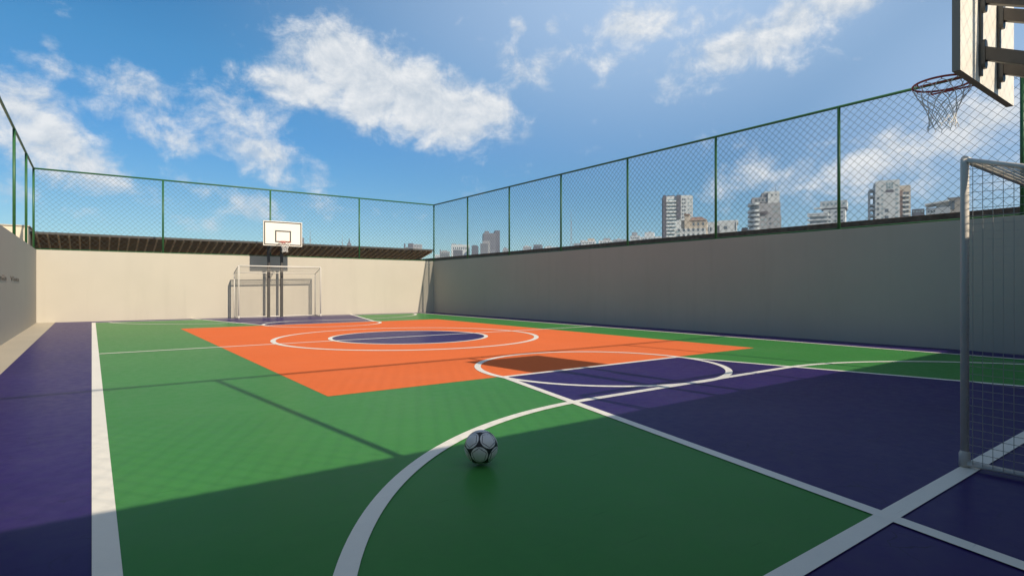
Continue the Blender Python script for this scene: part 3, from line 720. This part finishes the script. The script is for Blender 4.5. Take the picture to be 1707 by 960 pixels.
def mast(label, u, d, vt, r):
    t = City('radio_mast', label, 'mast', u, d)
    z1 = t.z(vt)
    for k in range(3):
        a = 2*math.pi*k/3; b = MB()
        b.tube([(r*math.cos(a), r*math.sin(a), 0), (0.25*r*math.cos(a), 0.25*r*math.sin(a), z1*0.86)], 0.16, 5); b.build('mast_leg', C_grey, t.root)
    b = MB()
    for i in range(14):
        f0, f1 = i/14*0.86, (i+1)/14*0.86
        for k in range(3):
            a0, a1 = 2*math.pi*k/3, 2*math.pi*(k+1)/3
            r0, r1 = r*(1-0.75*i/14), r*(1-0.75*(i+1)/14)
            b.tube([(r0*math.cos(a0), r0*math.sin(a0), z1*f0), (r1*math.cos(a1), r1*math.sin(a1), z1*f1)], 0.10, 4, caps=False)
    b.build('lattice_brace', C_grey, t.root)
    b = MB(); b.tube([(0,0,z1*0.85), (0,0,z1)], [0.22, 0.08], 6); b.build('antenna', C_grey, t.root)
mast('tall thin lattice mast rising between two fence posts on the right', 952, 520, 350, 1.6)
mast('thin mast with a dark foot just right of the far board', 517, 420, 384, 1.1)
mast('short thin mast left of the small spired block', 570.5, 460, 391, 1.0)

# ------------------------------------------------------------------ haze
HAZE = 0.0004
if HAZE:
    b = MB(); b.box(-80, 640, -60, 640, -1.2, 62)
    m = bpy.data.materials.new('haze'); m.use_nodes = True; nt = m.node_tree; nt.nodes.clear()
    out = nt.nodes.new('ShaderNodeOutputMaterial'); pv = nt.nodes.new('ShaderNodeVolumePrincipled')
    pv.inputs['Color'].default_value = (0.62, 0.78, 1.0, 1); pv.inputs['Density'].default_value = HAZE
    nt.links.new(pv.outputs[0], out.inputs['Volume'])
    tag(b.build('haze', m), 'thin pale blue haze over the city', None, None, 'stuff')

# ------------------------------------------------------------------ light
SUN_TRAVEL = Vector((-0.167, 1.637, -1.0))
to_sun = -SUN_TRAVEL.normalized()
sl = bpy.data.lights.new('sun', 'SUN'); sl.energy = 5.0; sl.angle = R(0.5); sl.color = (1.0, 0.87, 0.70)
so = bpy.data.objects.new('sun', sl); COL.objects.link(so); so.location = (10, -30, 30)
so.rotation_euler = SUN_TRAVEL.to_track_quat('-Z', 'Y').to_euler()

# ------------------------------------------------------------------ sky
W = bpy.data.worlds.new('World'); S.world = W; W.use_nodes = True
nt = W.node_tree; N = nt.nodes.new; L = nt.links.new
bg = nt.nodes['Background']
sky = N('ShaderNodeTexSky'); sky.sky_type = 'NISHITA'; sky.sun_disc = False
sky.sun_elevation = math.asin(to_sun.z); sky.sun_rotation = math.atan2(to_sun.x, to_sun.y)
sky.air_density = 1.0; sky.dust_density = 0.6; sky.ozone_density = 2.5; sky.altitude = 300
SKY = 0.10
bg.inputs['Strength'].default_value = SKY
hs = N('ShaderNodeHueSaturation'); hs.inputs['Saturation'].default_value = 1.40; hs.inputs['Value'].default_value = 1.0
L(sky.outputs['Color'], hs.inputs['Color'])
hs_out = None
# direction -> chart of the sky (azimuth from the court axis, elevation), both in degrees / 10
tc = N('ShaderNodeTexCoord'); sp = N('ShaderNodeSeparateXYZ'); L(tc.outputs['Generated'], sp.inputs[0])
def math_(op, a, b_=None, c=None):
    n_ = N('ShaderNodeMath'); n_.operation = op
    for i, q in enumerate((a, b_, c)):
        if q is None: continue
        if isinstance(q, (int, float)): n_.inputs[i].default_value = q
        else: L(q, n_.inputs[i])
    return n_.outputs[0]
az = math_('MULTIPLY', math_('ARCTAN2', sp.outputs['X'], sp.outputs['Y']), 18/math.pi)
el = math_('MULTIPLY', math_('ARCSINE', sp.outputs['Z']), 18/math.pi)
cr = N('ShaderNodeValToRGB'); L(math_('MULTIPLY', el, 0.1), cr.inputs['Fac'])     # sky tint by elevation, dimmed above the view to lower its light
E_ = cr.color_ramp.elements
E_[0].position = 0.085; E_[0].color = (0.66, 0.81, 0.84, 1); E_[1].position = 0.135; E_[1].color = (0.76, 0.92, 0.95, 1)
for (ps, c_) in ((0.20, (1.08, 1.13, 1.02, 1)), (0.30, (1.1, 1.12, 1.0, 1)), (0.42, (0.78, 0.78, 0.72, 1))):
    q = E_.new(ps); q.color = c_
tm = N('ShaderNodeMixRGB'); tm.blend_type = 'MULTIPLY'; tm.inputs['Fac'].default_value = 1.0
L(hs.outputs['Color'], tm.inputs['Color1']); L(cr.outputs['Color'], tm.inputs['Color2'])
cb = N('ShaderNodeCombineXYZ'); L(az, cb.inputs['X']); L(el, cb.inputs['Y'])
chart = cb.outputs[0]
# soft warp so that outlines are ragged
wn = N('ShaderNodeTexNoise'); wn.inputs['Scale'].default_value = 0.8; wn.inputs['Detail'].default_value = 3
L(chart, wn.inputs['Vector'])
ws = N('ShaderNodeVectorMath'); ws.operation = 'MULTIPLY_ADD'; L(wn.outputs['Color'], ws.inputs[0])
ws.inputs[1].default_value = (0.5, 0.3, 0); ws.inputs[2].default_value = (-0.25, -0.15, 0)
wa = N('ShaderNodeVectorMath'); wa.operation = 'ADD'; L(chart, wa.inputs[0]); L(ws.outputs[0], wa.inputs[1])
warped = wa.outputs[0]
def azel(u, v):
    lat = (u - 853.5)/FOC; zz = (480 - v)/FOC
    a = TH + math.atan(lat); e = math.atan(zz/math.hypot(1, lat))
    return math.degrees(a)/10, math.degrees(e)/10
BLOBS = [  # u, v, half width, half height (in photograph pixels), tilt deg (up to the right +), weight
 (560,100,90,70,0,1.25),(640,145,125,72,-12,1.3),(720,185,110,55,-18,1.25),(490,142,85,48,-5,1.05),(785,180,65,50,-10,1.1),(735,222,55,36,-10,1.0),(450,112,50,28,10,.55),
 (130,120,80,34,-4,.72),(215,145,100,40,-8,.70),(265,195,130,40,0,.62),(405,185,90,60,-10,.64),(310,240,120,32,-6,.66),(425,262,95,38,-12,.8),(485,300,100,26,-12,.55),(85,72,26,16,0,.5),(315,118,24,24,-40,.55),
 (25,190,95,62,-20,1.0),(80,240,110,60,-25,1.0),(140,275,90,42,-22,.9),(195,302,70,28,-20,.7),
 (1062,38,90,42,12,.9),(1015,100,42,24,10,.65),(1250,72,135,50,12,1.0),(1350,22,140,52,14,.95),(860,55,24,22,0,.6),(922,55,18,18,0,.6),(895,118,95,32,18,.6),(835,125,40,45,20,.5),(1122,135,45,34,30,.55),(1170,10,60,40,0,.5),
 (1245,302,80,36,15,.7),(1330,300,90,36,25,.75),(1450,268,160,44,20,.85),(1610,210,170,50,25,.85),(1500,310,120,30,10,.55),(1690,300,90,50,20,.6),
 (420,338,110,30,-8,.6),(525,352,60,20,-12,.55),(330,365,90,20,0,.45),(20,325,60,26,-5,.5),(150,350,80,18,0,.4),(680,100,30,20,0,.3),(880,230,22,34,0,.42),
]
tot = None
for (u, v, hw, hh, tilt, wt) in BLOBS:
    a0, e0 = azel(u, v); a1, _ = azel(u + hw, v); _, e1 = azel(u, v - hh)
    mp = N('ShaderNodeMapping'); mp.vector_type = 'TEXTURE'
    mp.inputs['Location'].default_value = (a0, e0, 0); mp.inputs['Rotation'].default_value = (0, 0, R(tilt))
    mp.inputs['Scale'].default_value = (abs(a1-a0)*1.42, abs(e1-e0)*1.42, 1)
    L(warped, mp.inputs['Vector'])
    ln = N('ShaderNodeVectorMath'); ln.operation = 'LENGTH'; L(mp.outputs[0], ln.inputs[0])
    mr = N('ShaderNodeMapRange'); mr.interpolation_type = 'SMOOTHSTEP'
    mr.inputs['From Min'].default_value = 0.0; mr.inputs['From Max'].default_value = 1.35
    mr.inputs['To Min'].default_value = wt; mr.inputs['To Max'].default_value = 0
    L(ln.outputs['Value'], mr.inputs['Value'])
    tot = mr.outputs['Result'] if tot is None else math_('SMOOTH_MAX', tot, mr.outputs['Result'], 0.15)
def fbm(vec, scale, detail, rough, stretch=(1,1,1), off=(0,0,0)):
    mp = N('ShaderNodeMapping'); mp.inputs['Scale'].default_value = stretch; mp.inputs['Location'].default_value = off
    L(vec, mp.inputs['Vector'])
    n_ = N('ShaderNodeTexNoise'); n_.inputs['Scale'].default_value = scale; n_.inputs['Detail'].default_value = detail
    n_.inputs['Roughness'].default_value = rough; n_.inputs['Distortion'].default_value = 0.25
    L(mp.outputs[0], n_.inputs['Vector']); return n_.outputs['Fac']
for (a0, e0, aw, eh, wt) in ((17.0, 3.8, 6.0, 3.4, 1.0), (-17.0, 3.8, 6.0, 3.4, 1.0), (-10.0, 4.6, 4.0, 3.0, .4), (13.0, 5.0, 4.0, 2.6, .7)):   # unseen clouds added behind the camera to whiten the light in the shade
    mp = N('ShaderNodeMapping'); mp.vector_type = 'TEXTURE'; mp.inputs['Location'].default_value = (a0, e0, 0); mp.inputs['Scale'].default_value = (aw, eh, 1)
    L(warped, mp.inputs['Vector']); ln = N('ShaderNodeVectorMath'); ln.operation = 'LENGTH'; L(mp.outputs[0], ln.inputs[0])
    mr = N('ShaderNodeMapRange'); mr.interpolation_type = 'SMOOTHSTEP'; mr.inputs['From Max'].default_value = 1.3
    mr.inputs['To Min'].default_value = wt; mr.inputs['To Max'].default_value = 0; L(ln.outputs['Value'], mr.inputs['Value'])
    tot = math_('MAXIMUM', tot, mr.outputs['Result'])
mr = N('ShaderNodeMapRange'); mr.interpolation_type = 'SMOOTHSTEP'; mr.inputs['From Min'].default_value = 3.6; mr.inputs['From Max'].default_value = 6.0  # unseen cloud band added overhead, for more neutral light on shaded surfaces
mr.inputs['To Max'].default_value = 0.55; L(el, mr.inputs['Value']); tot = math_('MAXIMUM', tot, mr.outputs['Result'])
f1 = fbm(chart, 2.6, 12, 0.66, (1.0, 1.25, 1))
f2 = fbm(chart, 2.6, 12, 0.66, (1.0, 1.25, 1), (-0.03, 0.10, 0))     # same field a little towards the light, for relief
dens = math_('ADD', tot, math_('MULTIPLY', math_('SUBTRACT', f1, 0.5), 1.9))
mr = N('ShaderNodeMapRange'); mr.interpolation_type = 'SMOOTHSTEP'
mr.inputs['From Min'].default_value = 0.26; mr.inputs['From Max'].default_value = 1.0
L(dens, mr.inputs['Value']); cover = mr.outputs['Result']
rel = math_('MULTIPLY', math_('SUBTRACT', f1, f2), 1.6)
bri = N('ShaderNodeMapRange'); bri.inputs['From Min'].default_value = -0.25; bri.inputs['From Max'].default_value = 0.25
bri.inputs['To Min'].default_value = 0.0; bri.inputs['To Max'].default_value = 1.0; L(rel, bri.inputs['Value'])
cc = N('ShaderNodeMixRGB'); CW = 1.0/SKY
cc.inputs['Color1'].default_value = (0.49*CW, 0.55*CW, 0.62*CW, 1); cc.inputs['Color2'].default_value = (0.74*CW, 0.755*CW, 0.77*CW, 1)
L(bri.outputs[0], cc.inputs['Fac'])
# thin veil high on the right
va, ve = azel(1150, -70); va2, _ = azel(1900, -60); _, ve2 = azel(1250, -420)
mp = N('ShaderNodeMapping'); mp.vector_type = 'TEXTURE'; mp.inputs['Location'].default_value = (va, ve, 0)
mp.inputs['Scale'].default_value = (4.6, 2.0, 1); L(chart, mp.inputs['Vector'])
ln = N('ShaderNodeVectorMath'); ln.operation = 'LENGTH'; L(mp.outputs[0], ln.inputs[0])
vm = N('ShaderNodeMapRange'); vm.interpolation_type = 'SMOOTHSTEP'; vm.inputs['From Min'].default_value = 0.0; vm.inputs['From Max'].default_value = 1.2
vm.inputs['To Min'].default_value = 0.76; vm.inputs['To Max'].default_value = 0.0; L(ln.outputs['Value'], vm.inputs['Value'])
va, ve = azel(1700, 120)
mp = N('ShaderNodeMapping'); mp.vector_type = 'TEXTURE'; mp.inputs['Location'].default_value = (va, ve, 0)
mp.inputs['Scale'].default_value = (2.6, 1.9, 1); L(chart, mp.inputs['Vector'])
ln = N('ShaderNodeVectorMath'); ln.operation = 'LENGTH'; L(mp.outputs[0], ln.inputs[0])
v2 = N('ShaderNodeMapRange'); v2.interpolation_type = 'SMOOTHSTEP'; v2.inputs['From Min'].default_value = 0.0; v2.inputs['From Max'].default_value = 1.2
v2.inputs['To Min'].default_value = 0.55; v2.inputs['To Max'].default_value = 0.0; L(ln.outputs['Value'], v2.inputs['Value'])
veil = math_('SMOOTH_MAX', vm.outputs[0], v2.outputs[0], 0.1)
m1 = N('ShaderNodeMixRGB'); L(veil, m1.inputs['Fac']); L(tm.outputs[0], m1.inputs['Color1'])
m1.inputs['Color2'].default_value = (0.47*CW, 0.62*CW, 0.84*CW, 1)
m2 = N('ShaderNodeMixRGB'); L(math_('MULTIPLY', cover, 0.97), m2.inputs['Fac']); L(m1.outputs[0], m2.inputs['Color1']); L(cc.outputs[0], m2.inputs['Color2'])
L(m2.outputs[0], bg.inputs['Color'])

# ------------------------------------------------------------------ camera and render settings
cd = bpy.data.cameras.new('camera'); co = bpy.data.objects.new('camera', cd); COL.objects.link(co)
co.location = (0, 0, CAMZ); co.rotation_euler = (R(90), 0, -TH)
cd.sensor_width = 36; cd.lens = 36*FOC/1707.0; cd.clip_start = 0.05; cd.clip_end = 6000
S.camera = co
for o in list(bpy.data.objects):
    if '_org' in o: del o['_org']
S.view_settings.view_transform = 'Standard'; S.view_settings.look = 'None'; S.view_settings.gamma = 1.0
S.view_settings.use_curve_mapping = False; S.view_settings.exposure = 0.2
S.cycles.use_denoising = True
S.cycles.max_bounces = 8; S.cycles.diffuse_bounces = 5; S.cycles.volume_bounces = 1
